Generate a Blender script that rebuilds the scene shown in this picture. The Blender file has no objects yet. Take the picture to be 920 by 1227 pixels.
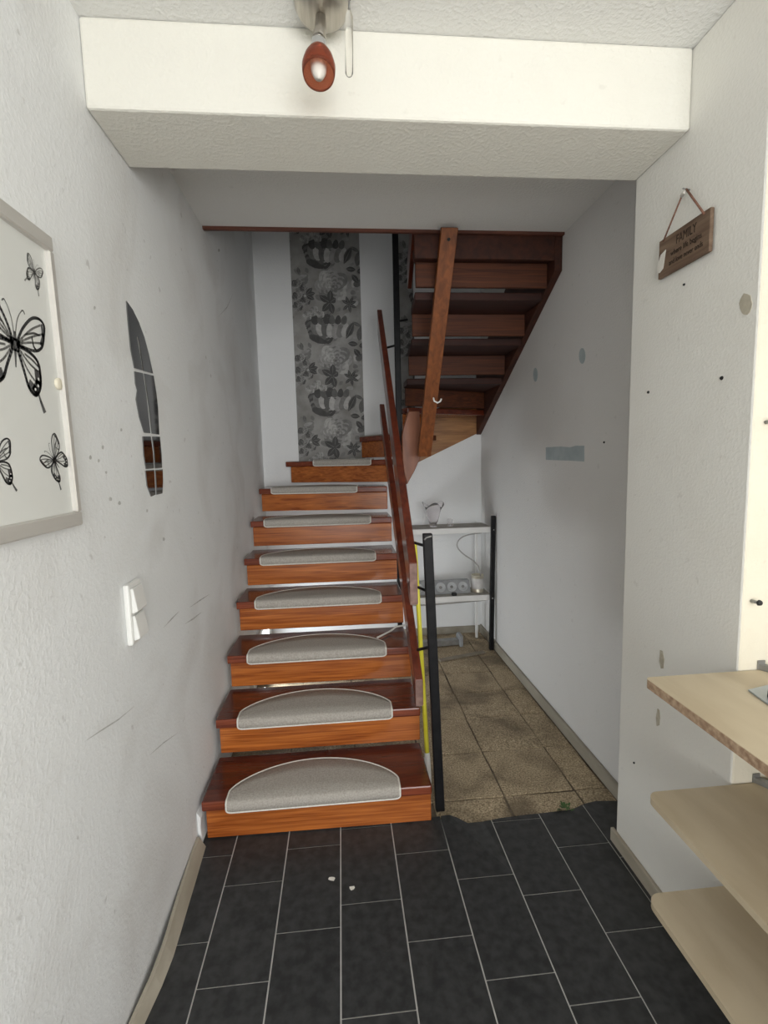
import bpy, bmesh, math, random
from mathutils import Vector, Matrix
random.seed(7)

# ------------------------------------------------------------------ camera
W_PX, H_PX, F_PX = 920.0, 1227.0, 582.0
YAW, PITCH, ROLL, CAM_Z = 0.0872, 0.1092, -0.0243, 1.45
cy_, sy_, cp_, sp_ = math.cos(YAW), math.sin(YAW), math.cos(PITCH), math.sin(PITCH)
FWD = Vector((sy_*cp_, cy_*cp_, -sp_)); _r = Vector((cy_, -sy_, 0)); _u = _r.cross(FWD)
RGT = _r*math.cos(ROLL) + _u*math.sin(ROLL); UPV = -_r*math.sin(ROLL) + _u*math.cos(ROLL)
CAM = Vector((0, 0, CAM_Z))
scene = bpy.context.scene
col = scene.collection
cd = bpy.data.cameras.new('camera'); camera = bpy.data.objects.new('camera', cd); col.objects.link(camera)
cd.sensor_fit = 'VERTICAL'; cd.sensor_height = 36.0; cd.lens = F_PX*36.0/H_PX; cd.clip_start = 0.02
camera.matrix_world = Matrix(((RGT.x, UPV.x, -FWD.x, 0), (RGT.y, UPV.y, -FWD.y, 0), (RGT.z, UPV.z, -FWD.z, CAM_Z), (0, 0, 0, 1)))
scene.camera = camera

# ------------------------------------------------------------------ light and exposure
world = bpy.data.worlds.new('World'); scene.world = world; world.use_nodes = True
bg = world.node_tree.nodes['Background']; bg.inputs[0].default_value = (0.80, 0.88, 1.0, 1); bg.inputs[1].default_value = 1.0
def area(name, loc, target, sx, sy, power, color):
    l = bpy.data.lights.new(name, 'AREA'); l.shape = 'RECTANGLE'; l.size = sx; l.size_y = sy; l.energy = power; l.color = color
    o = bpy.data.objects.new(name, l); col.objects.link(o); o.location = loc
    o.rotation_euler = (Vector(target)-Vector(loc)).to_track_quat('-Z', 'Y').to_euler(); return o
area('entrance_daylight', (0.62, -2.25, 1.45), (0.62, 2.6, 1.1), 2.2, 1.7, 87, (1.0, 0.988, 0.968))
area('under_stair_fill', (-.555, 3.25, .19), (.9, 3.4, .40), 0.62, 0.20, 8.5, (0.90, 0.96, 1.0))  # added fill that brightens the lower far end, source not in view
area('upstairs_daylight', (0.3, 1.2, 5.0), (0.3, 2.6, 2.0), 1.0, 1.0, 2.2, (0.95, 0.97, 1.0))
vs = scene.view_settings
vs.view_transform = 'Standard'; vs.look = 'None'; vs.exposure = 0.0; vs.gamma = 1.0; vs.use_curve_mapping = False

# ------------------------------------------------------------------ helpers
def on(axis, val, u, v):
    """point where the sight line of a photo pixel meets a known plane"""
    d = RGT*((u-460)/F_PX) - UPV*((v-613.5)/F_PX) + FWD
    i = 'xyz'.index(axis); t = (val-CAM[i])/d[i]; return CAM + d*t
WORLD = {}
def tag(o, label=None, cat=None, group=None, kind=None):
    if label: o['label'] = label
    if cat: o['category'] = cat
    if group: o['group'] = group
    if kind: o['kind'] = kind
    return o
def empty(name, loc, label=None, cat=None, group=None, kind=None):
    o = bpy.data.objects.new(name, None); o.empty_display_size = .05; col.objects.link(o)
    o.location = loc; WORLD[o] = Vector(loc); return tag(o, label, cat, group, kind)
def build(name, bm, mats, parent=None, smooth=False, **kw):
    """bmesh in world coordinates -> one object with its origin at its base"""
    bm.normal_update()
    vs_ = [v.co for v in bm.verts]
    lo = Vector([min(c[i] for c in vs_) for i in range(3)]); hi = Vector([max(c[i] for c in vs_) for i in range(3)])
    org = Vector(((lo.x+hi.x)/2, (lo.y+hi.y)/2, lo.z))
    for v in bm.verts: v.co -= org
    me = bpy.data.meshes.new(name); bm.to_mesh(me); bm.free()
    if not isinstance(mats, (list, tuple)): mats = [mats]
    for m in mats: me.materials.append(m)
    if smooth:
        for p in me.polygons: p.use_smooth = True
    o = bpy.data.objects.new(name, me); col.objects.link(o)
    WORLD[o] = org
    if parent is not None:
        o.parent = parent; o.location = org - WORLD[parent]
    else: o.location = org
    return tag(o, **kw)
def B(): return bmesh.new()
def face(bm, vs_, mi=0):
    try:
        f = bm.faces.new(vs_); f.material_index = mi; return f
    except ValueError: return None
def box(bm, a, b, bev=0.0, seg=1, mi=0):
    t = bmesh.new()
    x0, y0, z0 = a; x1, y1, z1 = b
    v = [t.verts.new(p) for p in [(x0,y0,z0),(x1,y0,z0),(x1,y1,z0),(x0,y1,z0),(x0,y0,z1),(x1,y0,z1),(x1,y1,z1),(x0,y1,z1)]]
    for q in [(3,2,1,0),(4,5,6,7),(0,1,5,4),(1,2,6,5),(2,3,7,6),(3,0,4,7)]: t.faces.new([v[i] for i in q])
    if bev: bmesh.ops.bevel(t, geom=t.edges[:], offset=bev, segments=seg, affect='EDGES', profile=.5)
    merge(bm, t, mi); return bm
def merge(bm, t, mi=0):
    t.normal_update()
    mp = {v: bm.verts.new(v.co) for v in t.verts}
    for f in t.faces:
        nf = face(bm, [mp[v] for v in f.verts], mi)
        if nf: nf.smooth = f.smooth
    t.free()
def prism(bm, pts, vec, bev=0.0, mi=0, seg=1):
    """closed planar outline (3D points) swept along vec"""
    t = bmesh.new(); vec = Vector(vec)
    a = [t.verts.new(p) for p in pts]; b = [t.verts.new(Vector(p)+vec) for p in pts]; n = len(pts)
    t.faces.new(a[::-1]); t.faces.new(b)
    for i in range(n): t.faces.new([a[i], a[(i+1) % n], b[(i+1) % n], b[i]])
    bmesh.ops.recalc_face_normals(t, faces=t.faces[:])
    if bev: bmesh.ops.bevel(t, geom=t.edges[:], offset=bev, segments=seg, affect='EDGES', profile=.5)
    merge(bm, t, mi); return bm
def plan(bm, pts2, z0, z1, bev=0.0, mi=0, seg=1):
    return prism(bm, [(p[0], p[1], z0) for p in pts2], (0, 0, z1-z0), bev, mi, seg)
def tube(bm, pts, r, n=10, caps=True, mi=0):
    pts = [Vector(p) for p in pts]; rs = r if isinstance(r, (list, tuple)) else [r]*len(pts)
    rings = []; ref = None
    for i, p in enumerate(pts):
        d = (pts[min(i+1, len(pts)-1)]-pts[max(i-1, 0)]).normalized()
        if ref is None: ref = Vector((0,0,1)) if abs(d.z) < .9 else Vector((1,0,0))
        a = (ref - d*ref.dot(d)).normalized(); b = d.cross(a); ref = a
        rings.append([bm.verts.new(p+(a*math.cos(2*math.pi*k/n)+b*math.sin(2*math.pi*k/n))*rs[i]) for k in range(n)])
    for i in range(len(rings)-1):
        for k in range(n):
            f = face(bm, [rings[i][k], rings[i][(k+1) % n], rings[i+1][(k+1) % n], rings[i+1][k]], mi)
            if f: f.smooth = True
    if caps:
        face(bm, rings[0][::-1], mi); face(bm, rings[-1], mi)
    return bm
def lathe(bm, prof, org, axis=(0,0,1), n=24, mi=0, fn=None):
    """prof: (radius, height) along axis from org"""
    ax = Vector(axis).normalized(); ref = Vector((1,0,0)) if abs(ax.x) < .9 else Vector((0,1,0))
    a = (ref-ax*ref.dot(ax)).normalized(); b = ax.cross(a); org = Vector(org); rings = []
    for (r, h) in prof:
        ring = []
        for k in range(n):
            th = 2*math.pi*k/n; rr, hh = (fn(r, h, th) if fn else (r, h))
            ring.append(bm.verts.new(org+ax*hh+(a*math.cos(th)+b*math.sin(th))*max(rr, 1e-4)))
        rings.append(ring)
    for i in range(len(rings)-1):
        for k in range(n):
            f = face(bm, [rings[i][k], rings[i][(k+1) % n], rings[i+1][(k+1) % n], rings[i+1][k]], mi)
            if f: f.smooth = True
    return rings
def beam(bm, p0, p1, wvec, tvec, bev=0.0):
    """plank: end centres p0,p1, half width and half thickness vectors"""
    p0, p1, w, t = Vector(p0), Vector(p1), Vector(wvec), Vector(tvec)
    return prism(bm, [p0-w-t, p0+w-t, p0+w+t, p0-w+t], p1-p0, bev)

# ------------------------------------------------------------------ materials
def mat(name, c1, c2=None, rough=.6, scale=8.0, stretch=(1,1,1), detail=4.0, ramp=(.35,.65), bump=0.0, bscale=120.0, bdist=.002, metallic=0.0, spec=.5, coat=0.0, trans=0.0, ior=1.45, c3=None, distort=0.0, emit=None):
    m = bpy.data.materials.new(name); m.use_nodes = True; nt = m.node_tree; N, L = nt.nodes, nt.links
    p = N['Principled BSDF']; p.inputs['Roughness'].default_value = rough; p.inputs['Metallic'].default_value = metallic
    p.inputs['Specular IOR Level'].default_value = spec; p.inputs['Coat Weight'].default_value = coat; p.inputs['Coat Roughness'].default_value = .12
    p.inputs['Transmission Weight'].default_value = trans; p.inputs['IOR'].default_value = ior
    p.inputs['Base Color'].default_value = (*c1, 1)
    tc = N.new('ShaderNodeTexCoord'); mp = N.new('ShaderNodeMapping'); mp.inputs['Scale'].default_value = stretch
    oi = N.new('ShaderNodeObjectInfo')
    L.new(tc.outputs['Object'], mp.inputs['Vector'])
    cmb = N.new('ShaderNodeVectorMath'); cmb.operation = 'ADD'; L.new(mp.outputs[0], cmb.inputs[0])
    sc = N.new('ShaderNodeVectorMath'); sc.operation = 'SCALE'; sc.inputs[0].default_value = (13.1, 7.7, 5.3); L.new(oi.outputs['Random'], sc.inputs['Scale']); L.new(sc.outputs[0], cmb.inputs[1])
    if c2 is not None:
        n = N.new('ShaderNodeTexNoise'); n.inputs['Scale'].default_value = scale; n.inputs['Detail'].default_value = detail; n.inputs['Distortion'].default_value = distort
        L.new(cmb.outputs[0], n.inputs['Vector'])
        r = N.new('ShaderNodeValToRGB'); r.color_ramp.elements[0].position = ramp[0]; r.color_ramp.elements[1].position = ramp[1]
        r.color_ramp.elements[0].color = (*c1, 1); r.color_ramp.elements[1].color = (*c2, 1)
        if c3 is not None:
            e = r.color_ramp.elements.new((ramp[0]+ramp[1])/2); e.color = (*c3, 1)
        L.new(n.outputs['Fac'], r.inputs[0]); L.new(r.outputs[0], p.inputs['Base Color'])
    if bump:
        n2 = N.new('ShaderNodeTexNoise'); n2.inputs['Scale'].default_value = bscale; n2.inputs['Detail'].default_value = 3.0
        L.new(tc.outputs['Object'], n2.inputs['Vector'])
        bp = N.new('ShaderNodeBump'); bp.inputs['Strength'].default_value = bump; bp.inputs['Distance'].default_value = bdist
        L.new(n2.outputs['Fac'], bp.inputs['Height']); L.new(bp.outputs[0], p.inputs['Normal'])
    return m
def plaster(name, base, dirt, amount=.5, bump=.5, scale=90.0, dist=.004):
    """woodchip plaster: chips in relief, grime in soft blotches and small specks"""
    m = bpy.data.materials.new(name); m.use_nodes = True; nt = m.node_tree; N, L = nt.nodes, nt.links
    p = N['Principled BSDF']; p.inputs['Roughness'].default_value = .85; p.inputs['Specular IOR Level'].default_value = .25
    tc = N.new('ShaderNodeTexCoord')
    def noise(s, d, ds=0.0):
        n = N.new('ShaderNodeTexNoise'); n.inputs['Scale'].default_value = s; n.inputs['Detail'].default_value = d; n.inputs['Distortion'].default_value = ds
        L.new(tc.outputs['Object'], n.inputs['Vector']); return n
    def ramp(src, a, b, ca=(0,0,0,1), cb=(1,1,1,1)):
        r = N.new('ShaderNodeValToRGB'); r.color_ramp.elements[0].position = a; r.color_ramp.elements[1].position = b
        r.color_ramp.elements[0].color = ca; r.color_ramp.elements[1].color = cb; L.new(src, r.inputs[0]); return r
    blot = ramp(noise(2.3, 5, .6).outputs['Fac'], .48, .78)
    speck = ramp(noise(26, 2).outputs['Fac'], .70, .76)
    mx = N.new('ShaderNodeMix'); mx.data_type = 'RGBA'; mx.inputs['A'].default_value = (*base, 1); mx.inputs['B'].default_value = (*dirt, 1)
    ml = N.new('ShaderNodeMath'); ml.operation = 'MULTIPLY'; ml.inputs[1].default_value = amount; L.new(blot.outputs[0], ml.inputs[0]); L.new(ml.outputs[0], mx.inputs['Factor'])
    mx2 = N.new('ShaderNodeMix'); mx2.data_type = 'RGBA'; mx2.inputs['B'].default_value = (dirt[0]*.75, dirt[1]*.75, dirt[2]*.75, 1)
    ms = N.new('ShaderNodeMath'); ms.operation = 'MULTIPLY'; ms.inputs[1].default_value = amount*.8; L.new(speck.outputs[0], ms.inputs[0])
    L.new(mx.outputs['Result'], mx2.inputs['A']); L.new(ms.outputs[0], mx2.inputs['Factor']); L.new(mx2.outputs['Result'], p.inputs['Base Color'])
    chips = ramp(noise(scale, 2.5).outputs['Fac'], .42, .68)
    bp = N.new('ShaderNodeBump'); bp.inputs['Strength'].default_value = bump; bp.inputs['Distance'].default_value = dist
    L.new(chips.outputs[0], bp.inputs['Height']); L.new(bp.outputs[0], p.inputs['Normal'])
    return m
def wood(name, dark, light, stretch, rough=.3, coat=.3, scale=3.0, bump=.08):
    return mat(name, dark, light, rough=rough, scale=scale, stretch=stretch, detail=6, ramp=(.3,.72), distort=.8, bump=bump, bscale=60, coat=coat)
M = {}
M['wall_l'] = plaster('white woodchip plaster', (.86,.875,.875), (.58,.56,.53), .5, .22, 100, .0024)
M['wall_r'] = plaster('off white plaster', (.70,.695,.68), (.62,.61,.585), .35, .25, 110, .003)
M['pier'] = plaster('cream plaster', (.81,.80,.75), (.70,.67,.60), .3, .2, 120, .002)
M['pier_end'] = plaster('toned down plaster', (.70,.66,.55), (.60,.55,.44), .4, .2, 120, .002)
M['beam'] = plaster('cream beam plaster', (.80,.785,.71), (.74,.71,.62), .25, .25, 95, .003)
M['ceil'] = plaster('ceiling plaster', (.80,.80,.775), (.74,.73,.70), .25, .3, 90, .004)
M['far'] = plaster('white far plaster', (.82,.83,.83), (.74,.75,.74), .25, .2, 110, .003)
M['slate'] = mat('slate vinyl', (.024,.025,.026), (.048,.049,.050), rough=.38, scale=34, detail=7, bump=.15, bscale=90, bdist=.001, spec=.45)
M['grout'] = mat('pale grout', (.62,.61,.58), (.52,.51,.48), rough=.8, scale=30)
M['concrete'] = mat('terrazzo slab', (.17,.125,.075), (.66,.54,.37), rough=.85, scale=150, detail=3, ramp=(.30,.70), bump=.4, bscale=200, bdist=.002, c3=(.40,.315,.205))
def dirty(m, scale, dark, lo, hi):
    nt = m.node_tree; N, L = nt.nodes, nt.links; p = N['Principled BSDF']; src = p.inputs['Base Color'].links[0].from_socket
    geo = N.new('ShaderNodeNewGeometry'); n = N.new('ShaderNodeTexNoise'); n.inputs['Scale'].default_value = scale; n.inputs['Detail'].default_value = 6; n.inputs['Distortion'].default_value = .7
    L.new(geo.outputs['Position'], n.inputs['Vector'])
    r = N.new('ShaderNodeMapRange'); r.inputs['From Min'].default_value = lo; r.inputs['From Max'].default_value = hi; L.new(n.outputs['Fac'], r.inputs['Value'])
    mx = N.new('ShaderNodeMix'); mx.data_type = 'RGBA'; L.new(r.outputs[0], mx.inputs['Factor']); L.new(src, mx.inputs['A']); mx.inputs['B'].default_value = (*dark, 1)
    L.new(mx.outputs['Result'], p.inputs['Base Color'])
dirty(M['concrete'], 4.5, (.13,.10,.065), .44, .74)
M['mortar'] = mat('dirt bed', (.13,.10,.07), (.22,.18,.13), rough=.95, scale=30, bump=.6, bscale=80, bdist=.004)
M['tread'] = wood('dark mahogany tread', (.060,.010,.005), (.150,.030,.012), (.8,9,9), .24, .35)
M['apron'] = wood('orange stained board', (.23,.052,.010), (.56,.175,.034), (.9,12,26), .26, .4, 3.2)
M['nosing'] = wood('red brown nosing', (.11,.022,.010), (.27,.062,.024), (.9,12,26), .26, .4, 3.2)
M['apron_shaded'] = wood('shade darkened board', (.045,.012,.005), (.125,.036,.011), (.9,12,26), .65, 0, 3.2)  # board colour darkened to stand for the shade on the upper flight
M['tread_shaded'] = wood('shade darkened tread', (.020,.005,.003), (.050,.012,.006), (.8,9,9), .65, 0)  # upper treads likewise, shade put into the wood tone
M['rail'] = wood('mahogany rail', (.070,.014,.008), (.175,.036,.015), (9,1,9), .28, .35)
M['plank'] = wood('orange plank', (.125,.036,.009), (.27,.083,.020), (16,16,1.2), .55, 0, 2.6)
M['string'] = wood('brown stringer', (.026,.007,.004), (.070,.019,.008), (9,1,9), .6, 0)
M['string_far'] = wood('tan stringer board', (.20,.085,.026), (.42,.20,.065), (1.2,9,12), .45, .1)
M['inner'] = wood('red brown curved board', (.19,.062,.028), (.34,.125,.058), (7,7,1), .5, .05)
M['endgrain'] = mat('end grain', (.16,.09,.075), (.25,.155,.13), rough=.6, scale=40)
M['trim'] = wood('brown edge strip', (.075,.024,.014), (.14,.048,.028), (1,9,9), .55, 0)
M['mat'] = mat('grey beige carpet', (.36,.332,.295), (.50,.470,.425), rough=1, scale=160, detail=3, ramp=(.3,.7), bump=.6, bscale=420, bdist=.003, spec=.1)
M['mat_edge'] = mat('cream binding', (.72,.70,.63), (.80,.78,.72), rough=.9, scale=90, bump=.3, bscale=300)
M['black'] = mat('black painted steel', (.005,.005,.006), (.011,.011,.012), rough=.5, scale=25, bump=.05, spec=.25)
M['blackmark'] = mat('scuffed paint', (.35,.34,.32), (.20,.20,.20), rough=.7, scale=60)
M['base'] = mat('beige base strip', (.36,.32,.25), (.47,.43,.35), rough=.6, scale=12, stretch=(1,.3,1))
M['base_dark'] = mat('grey brown base strip', (.27,.245,.195), (.36,.33,.27), rough=.6, scale=12, stretch=(1,.3,1))
M['alu'] = mat('brushed silver frame', (.62,.60,.56), (.66,.64,.60), rough=.45, scale=5, stretch=(1,1,6), metallic=.3)
M['paper'] = mat('pale print', (.74,.75,.72), (.77,.78,.75), rough=.5, scale=4)
M['ink'] = mat('dark grey ink', (.07,.07,.07), (.12,.12,.12), rough=.6, scale=40)
M['ink2'] = mat('grey ink', (.20,.20,.19), (.27,.27,.26), rough=.6, scale=40)
M['ink3'] = mat('light grey ink', (.50,.50,.48), (.44,.44,.42), rough=.6, scale=40)
M['mirror'] = mat('mirror acrylic', (.30,.30,.30), rough=.04, metallic=1.0)
M['white'] = mat('white plastic', (.80,.80,.77), (.84,.84,.81), rough=.35, scale=10)
M['ivory'] = mat('ivory plastic', (.74,.69,.55), (.78,.73,.60), rough=.4, scale=10)
M['sign'] = wood('weathered sign board', (.115,.070,.045), (.225,.155,.105), (9,1.5,14), .7, 0, 4)
M['sign_ink'] = mat('burnt lettering', (.022,.012,.008), (.035,.02,.012), rough=.8, scale=40)
M['cord'] = mat('brown cord', (.16,.075,.05), (.22,.11,.075), rough=.9, scale=80)
M['paperwhite'] = mat('torn white paper', (.78,.76,.70), (.70,.67,.60), rough=.8, scale=25)
M['steel'] = mat('brushed nickel', (.42,.39,.34), (.52,.49,.44), rough=.34, scale=6, stretch=(20,1,1), metallic=.9)
M['chrome'] = mat('chrome', (.72,.74,.76), rough=.12, metallic=1.0)
M['amber'] = mat('amber red glass', (.50,.17,.10), rough=.25, trans=.8, ior=1.12)
M['bulb'] = mat('opal bulb', (.70,.67,.60), (.74,.71,.64), rough=.4, scale=5)
M['clear'] = mat('clear plastic', (.97,.96,.93), rough=.08, trans=.95, ior=1.10)
M['glass'] = mat('vase glass', (.95,.93,.94), rough=.05, trans=.92, ior=1.13)
M['boardtop'] = mat('birch plywood', (.52,.43,.295), (.60,.51,.365), rough=.5, scale=3, stretch=(4,1.2,4), detail=5, distort=.6)
M['boardedge'] = mat('chipboard edge', (.30,.19,.12), (.50,.36,.24), rough=.9, scale=90, bump=.5, bscale=200)
M['shelfwhite'] = mat('white shelf laminate', (.82,.82,.80), (.78,.78,.76), rough=.4, scale=10)
M['shelftop'] = mat('dusty grey shelf top', (.36,.34,.30), (.46,.44,.40), rough=.7, scale=14)
M['socket'] = mat('grey plastic', (.30,.31,.32), (.37,.38,.39), rough=.5, scale=20)
M['socket2'] = mat('light grey plastic', (.52,.54,.55), (.58,.60,.61), rough=.4, scale=20)
M['tin'] = mat('tin plate', (.60,.55,.42), (.72,.68,.56), rough=.35, scale=12, metallic=.55)
M['tinlabel'] = mat('tin label', (.70,.69,.66), (.62,.61,.60), rough=.5, scale=30)
M['cable'] = mat('grey cable', (.42,.41,.39), (.36,.35,.33), rough=.5, scale=30)
M['yellow'] = mat('yellow lacquer', (.88,.80,.06), (.92,.85,.10), rough=.3, scale=12)
M['tape'] = mat('blue grey filler', (.36,.42,.44), (.42,.48,.495), rough=.8, scale=20)
M['scuff'] = mat('bare plaster patch', (.50,.46,.37), (.40,.36,.28), rough=.9, scale=60)
M['hole'] = mat('black plug', (.012,.012,.012), (.03,.03,.03), rough=.7, scale=40)
M['metal_dull'] = mat('dull grey metal', (.25,.25,.24), (.34,.34,.33), rough=.45, scale=20, metallic=.6)
M['glassplate'] = mat('grey glass plate', (.42,.46,.46), (.36,.40,.41), rough=.15, scale=10)
M['moss'] = mat('green scrap', (.05,.10,.035), (.10,.16,.06), rough=.9, scale=60)
M['wp'] = mat('grey wallpaper ground', (.22,.215,.20), (.34,.335,.32), rough=.7, scale=9, detail=6)
M['pane'] = mat('added glowing pane', (.8,.85,.9), rough=.4); M['pane'].node_tree.nodes['Principled BSDF'].inputs['Emission Color'].default_value = (.85,.93,1,1); M['pane'].node_tree.nodes['Principled BSDF'].inputs['Emission Strength'].default_value = 1.0  # pane made to glow as part of the added window
M['scuff_l'] = mat('grey scuff', (.47,.47,.455), (.60,.60,.585), rough=.9, scale=50)
M['greywood'] = mat('grey weathered wood', (.20,.17,.13), (.32,.28,.22), rough=.8, scale=8, stretch=(2,14,14))

# ------------------------------------------------------------------ room shell
XL, XR, XR2, YB, YB2, YF, YO, ZC, ZB, YP = -.5906, .981, 1.128, 1.347, 1.595, 3.84, 2.407, 2.526, 2.320, 1.090
ZTOP = 5.2
def struct(name, bm, m, **kw): return build(name, bm, m, kind='structure', **kw)
wall_left = struct('wall_left', box(B(), (XL-.15, -2.3, -.05), (XL, YF+.15, ZTOP)), M['wall_l'])
wall_far = struct('wall_far', box(B(), (XL, YF, -.05), (2.0, YF+.15, ZTOP)), M['far'])
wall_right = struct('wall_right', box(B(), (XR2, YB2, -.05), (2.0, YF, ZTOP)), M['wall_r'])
bm = box(B(), (XR, YP, -.05), (2.0, YB2, ZC), .006, 2); bm.normal_update()
for f in bm.faces:
    if f.normal.y < -.9: f.material_index = 1       # same plaster, yellower, its colour darkened to hold down the entrance light
wall_pier = struct('wall_pier', bm, [M['pier'], M['pier_end']])
struct('wall_niche', box(B(), (1.85, -2.3, -.05), (2.0, YP, ZC)), M['pier'])
bm = B()
for a, b in [((XL, -2.45, -.05), (-.5, -2.3, ZC)), ((1.75, -2.45, -.05), (2.0, -2.3, ZC)), ((-.5, -2.45, 2.35), (1.75, -2.3, ZC))]: box(bm, a, b)
struct('wall_entrance', bm, M['pier'])
ceiling = struct('ceiling', box(B(), (XL, -2.3, ZC), (2.0, YO, ZC+.16)), M['ceil'])
struct('ceiling_beam', box(B(), (XL, YB, ZB), (XR, YB2, ZC), .007, 2), M['beam'])
struct('ceiling_upstairs', box(B(), (XL, -.5, ZTOP), (2.0, YF+.15, ZTOP+.1)), M['ceil'])
bm = B(); box(bm, (XL, -.6, ZC+.16), (2.0, -.5, ZTOP)); struct('wall_upstairs', bm, M['ceil'])
struct('wall_landing', box(B(), (XR2, -.5, ZC+.16), (2.0, YB2, ZTOP)), M['wall_r'])
struct('trim_1', box(B(), (XL, YO, ZC-.013), (XR2, YO+.022, ZC+.16), .003), M['trim'])

wd = empty('added_window_1', (XL, 3.25, .06), kind='structure')  # unseen window added to go with the fill light below the stair
for a, b in [((2.90, .06), (3.60, .09)), ((2.90, .29), (3.60, .32)), ((2.90, .09), (2.93, .29)), ((3.57, .09), (3.60, .29)), ((3.24, .09), (3.26, .29))]:
    build('added_window_frame', box(B(), (XL+.0005, a[0], a[1]), (XL+.022, b[0], b[1]), .002), M['white'], wd)
build('added_window_pane', box(B(), (XL+.0006, 2.93, .09), (XL+.006, 3.57, .29)), M['pane'], wd)
# ---- floor: grout bed with vinyl tiles, then the old concrete slabs of the passage
def edge_y(x):
    pts = [(-.6,1.80),(.30,1.80),(.33,1.792),(.38,1.788),(.42,1.765),(.455,1.742),(.50,1.752),(.597,1.765),(.70,1.770),(.80,1.772),(.90,1.776),(.96,1.800),(1.02,1.812),(1.13,1.80)]
    for (a, ya), (b, yb) in zip(pts, pts[1:]):
        if a <= x <= b: return ya+(yb-ya)*(x-a)/(b-a)
    return 1.79
floor = struct('floor', box(B(), (XL, -2.3, -.06), (2.0, YF, -.012)), M['mortar'])
X0, TW, TL = -.0465, .2006, .3285
joints = {0: 1.1241, 1: 1.3062, 2: 1.175, 3: 1.0901, -1: 1.3775, -2: 1.2403, -3: 1.375, 4: 1.268, 5: 1.20, 6: 1.05, 7: 1.3, 8: 1.15}
g = .0045
bm = B()                                        # the pale sheet that shows between the tiles
xs = [XL + (XR2-XL)*i/60 for i in range(61)]
for i in range(60):
    a, b = xs[i], xs[i+1]
    v = [bm.verts.new(p) for p in [(a,-.6,-.0028),(b,-.6,-.0028),(b,edge_y(b)-.001,-.0028),(a,edge_y(a)-.001,-.0028)]]; bm.faces.new(v)
    w = [bm.verts.new(p) for p in [(a,edge_y(a)-.001,-.0028),(b,edge_y(b)-.001,-.0028),(b,edge_y(b)-.001,-.012),(a,edge_y(a)-.001,-.012)]]; bm.faces.new(w)
v = [bm.verts.new(p) for p in [(XR2,-.6,-.0028),(1.85,-.6,-.0028),(1.85,YP,-.0028),(XR2,YP,-.0028)]]; bm.faces.new(v)
build('grout_bed', bm, M['grout'], floor)
for k, jy in joints.items():
    xa, xb = X0+k*TW+g/2, X0+(k+1)*TW-g/2
    xa, xb = max(xa, XL+.004), min(xb, 1.82)
    if xb-xa < .02: continue
    for m_ in range(-5, 3):
        ya, yb = jy+m_*TL+g/2, jy+(m_+1)*TL-g/2
        if xa > XR-.02: yb = min(yb, YP-.004)
        ya = max(ya, -.55)
        n = 7; top = []
        for i in range(n):
            x = xa+(xb-xa)*i/(n-1); top.append((x, min(yb, edge_y(x))))
        if max(t[1] for t in top) - ya < .012: continue
        top = [(x, max(y, ya+.002)) for x, y in top]
        cut = any(abs(y-yb) > 1e-6 for x, y in top)
        pts = [(xa, ya), (xb, ya)] + (top[::-1] if cut else [(xb, yb), (xa, yb)])
        t = B(); curl = 0.0
        lo = [t.verts.new((p[0], p[1], -.0026)) for p in pts]
        def lift(p):                            # the torn end of the vinyl curls up beside the stair
            d = max(0, 1-abs(p[0]-.40)/.10)*max(0, 1-abs(p[1]-edge_y(p[0]))/.05) if p[1] > 1.70 else 0
            return .022*d
        hi = [t.verts.new((p[0], p[1], lift(p))) for p in pts]
        t.faces.new(hi); n2 = len(pts)
        for i in range(n2): t.faces.new([lo[i], lo[(i+1) % n2], hi[(i+1) % n2], hi[i]])
        bmesh.ops.recalc_face_normals(t, faces=t.faces[:])
        build('tile', t, M['slate'], floor)
sx = [-.588, -.29, .025, .34, .655, .968, 1.112]; sy = [1.60, 1.892, 2.215, 2.53, 2.82, 3.09, 3.41, 3.66, 3.835]
for i in range(len(sx)-1):
    for j in range(len(sy)-1):
        if sx[i] < .3 and j == 0: continue
        t = B(); q = lambda: random.uniform(-.004, .004); gg = .0028
        a, b, c, d = sx[i]+gg, sx[i+1]-gg, sy[j]+gg, sy[j+1]-gg
        zt = -.0035+random.uniform(-.0015, .0)
        pts = [(a+q(), c+q()), ((a+b)/2+q(), c+q()), (b+q(), c+q()), (b+q(), (c+d)/2+q()), (b+q(), d+q()), ((a+b)/2+q(), d+q()), (a+q(), d+q()), (a+q(), (c+d)/2+q())]
        plan(t, pts, -.0119, zt, .002)
        build('concrete_slab', t, M['concrete'], floor)

# ---- base strips
bm = B(); n = 26; prev = None
for i in range(n+1):
    y = -.4+(1.755+.4)*i/n; gap = .0015+.018*math.exp(-((y-1.33)/.16)**2)+.003*math.sin(y*9)**2; lean = .010+.008*math.sin(y*5)
    x = XL+gap; h = .042
    ring = [bm.verts.new(p) for p in [(x+lean,y,.0005),(x+lean+.017,y,.0005),(x+.010,y,h),(x,y,h)]]
    if prev:
        for k in range(4): bm.faces.new([prev[k], prev[(k+1) % 4], ring[(k+1) % 4], ring[k]])
    else: bm.faces.new(ring[::-1])
    prev = ring
bm.faces.new(prev); bmesh.ops.recalc_face_normals(bm, faces=bm.faces[:])
struct('baseboard_left', bm, M['base'])
bm = B(); box(bm, (XR-.014, YP+.002, .0005), (XR-.0005, YB2+.014, .052), .002); struct('baseboard_pier', bm, M['base'])
struct('baseboard_right', box(B(), (XR2-.016, YB2+.03, -.0035), (XR2-.0005, YF-.002, .062), .002), M['base_dark'])
struct('baseboard_far', box(B(), (XL+.002, YF-.016, -.0035), (XR2-.018, YF-.0005, .055), .002), M['base_dark'])

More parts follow.
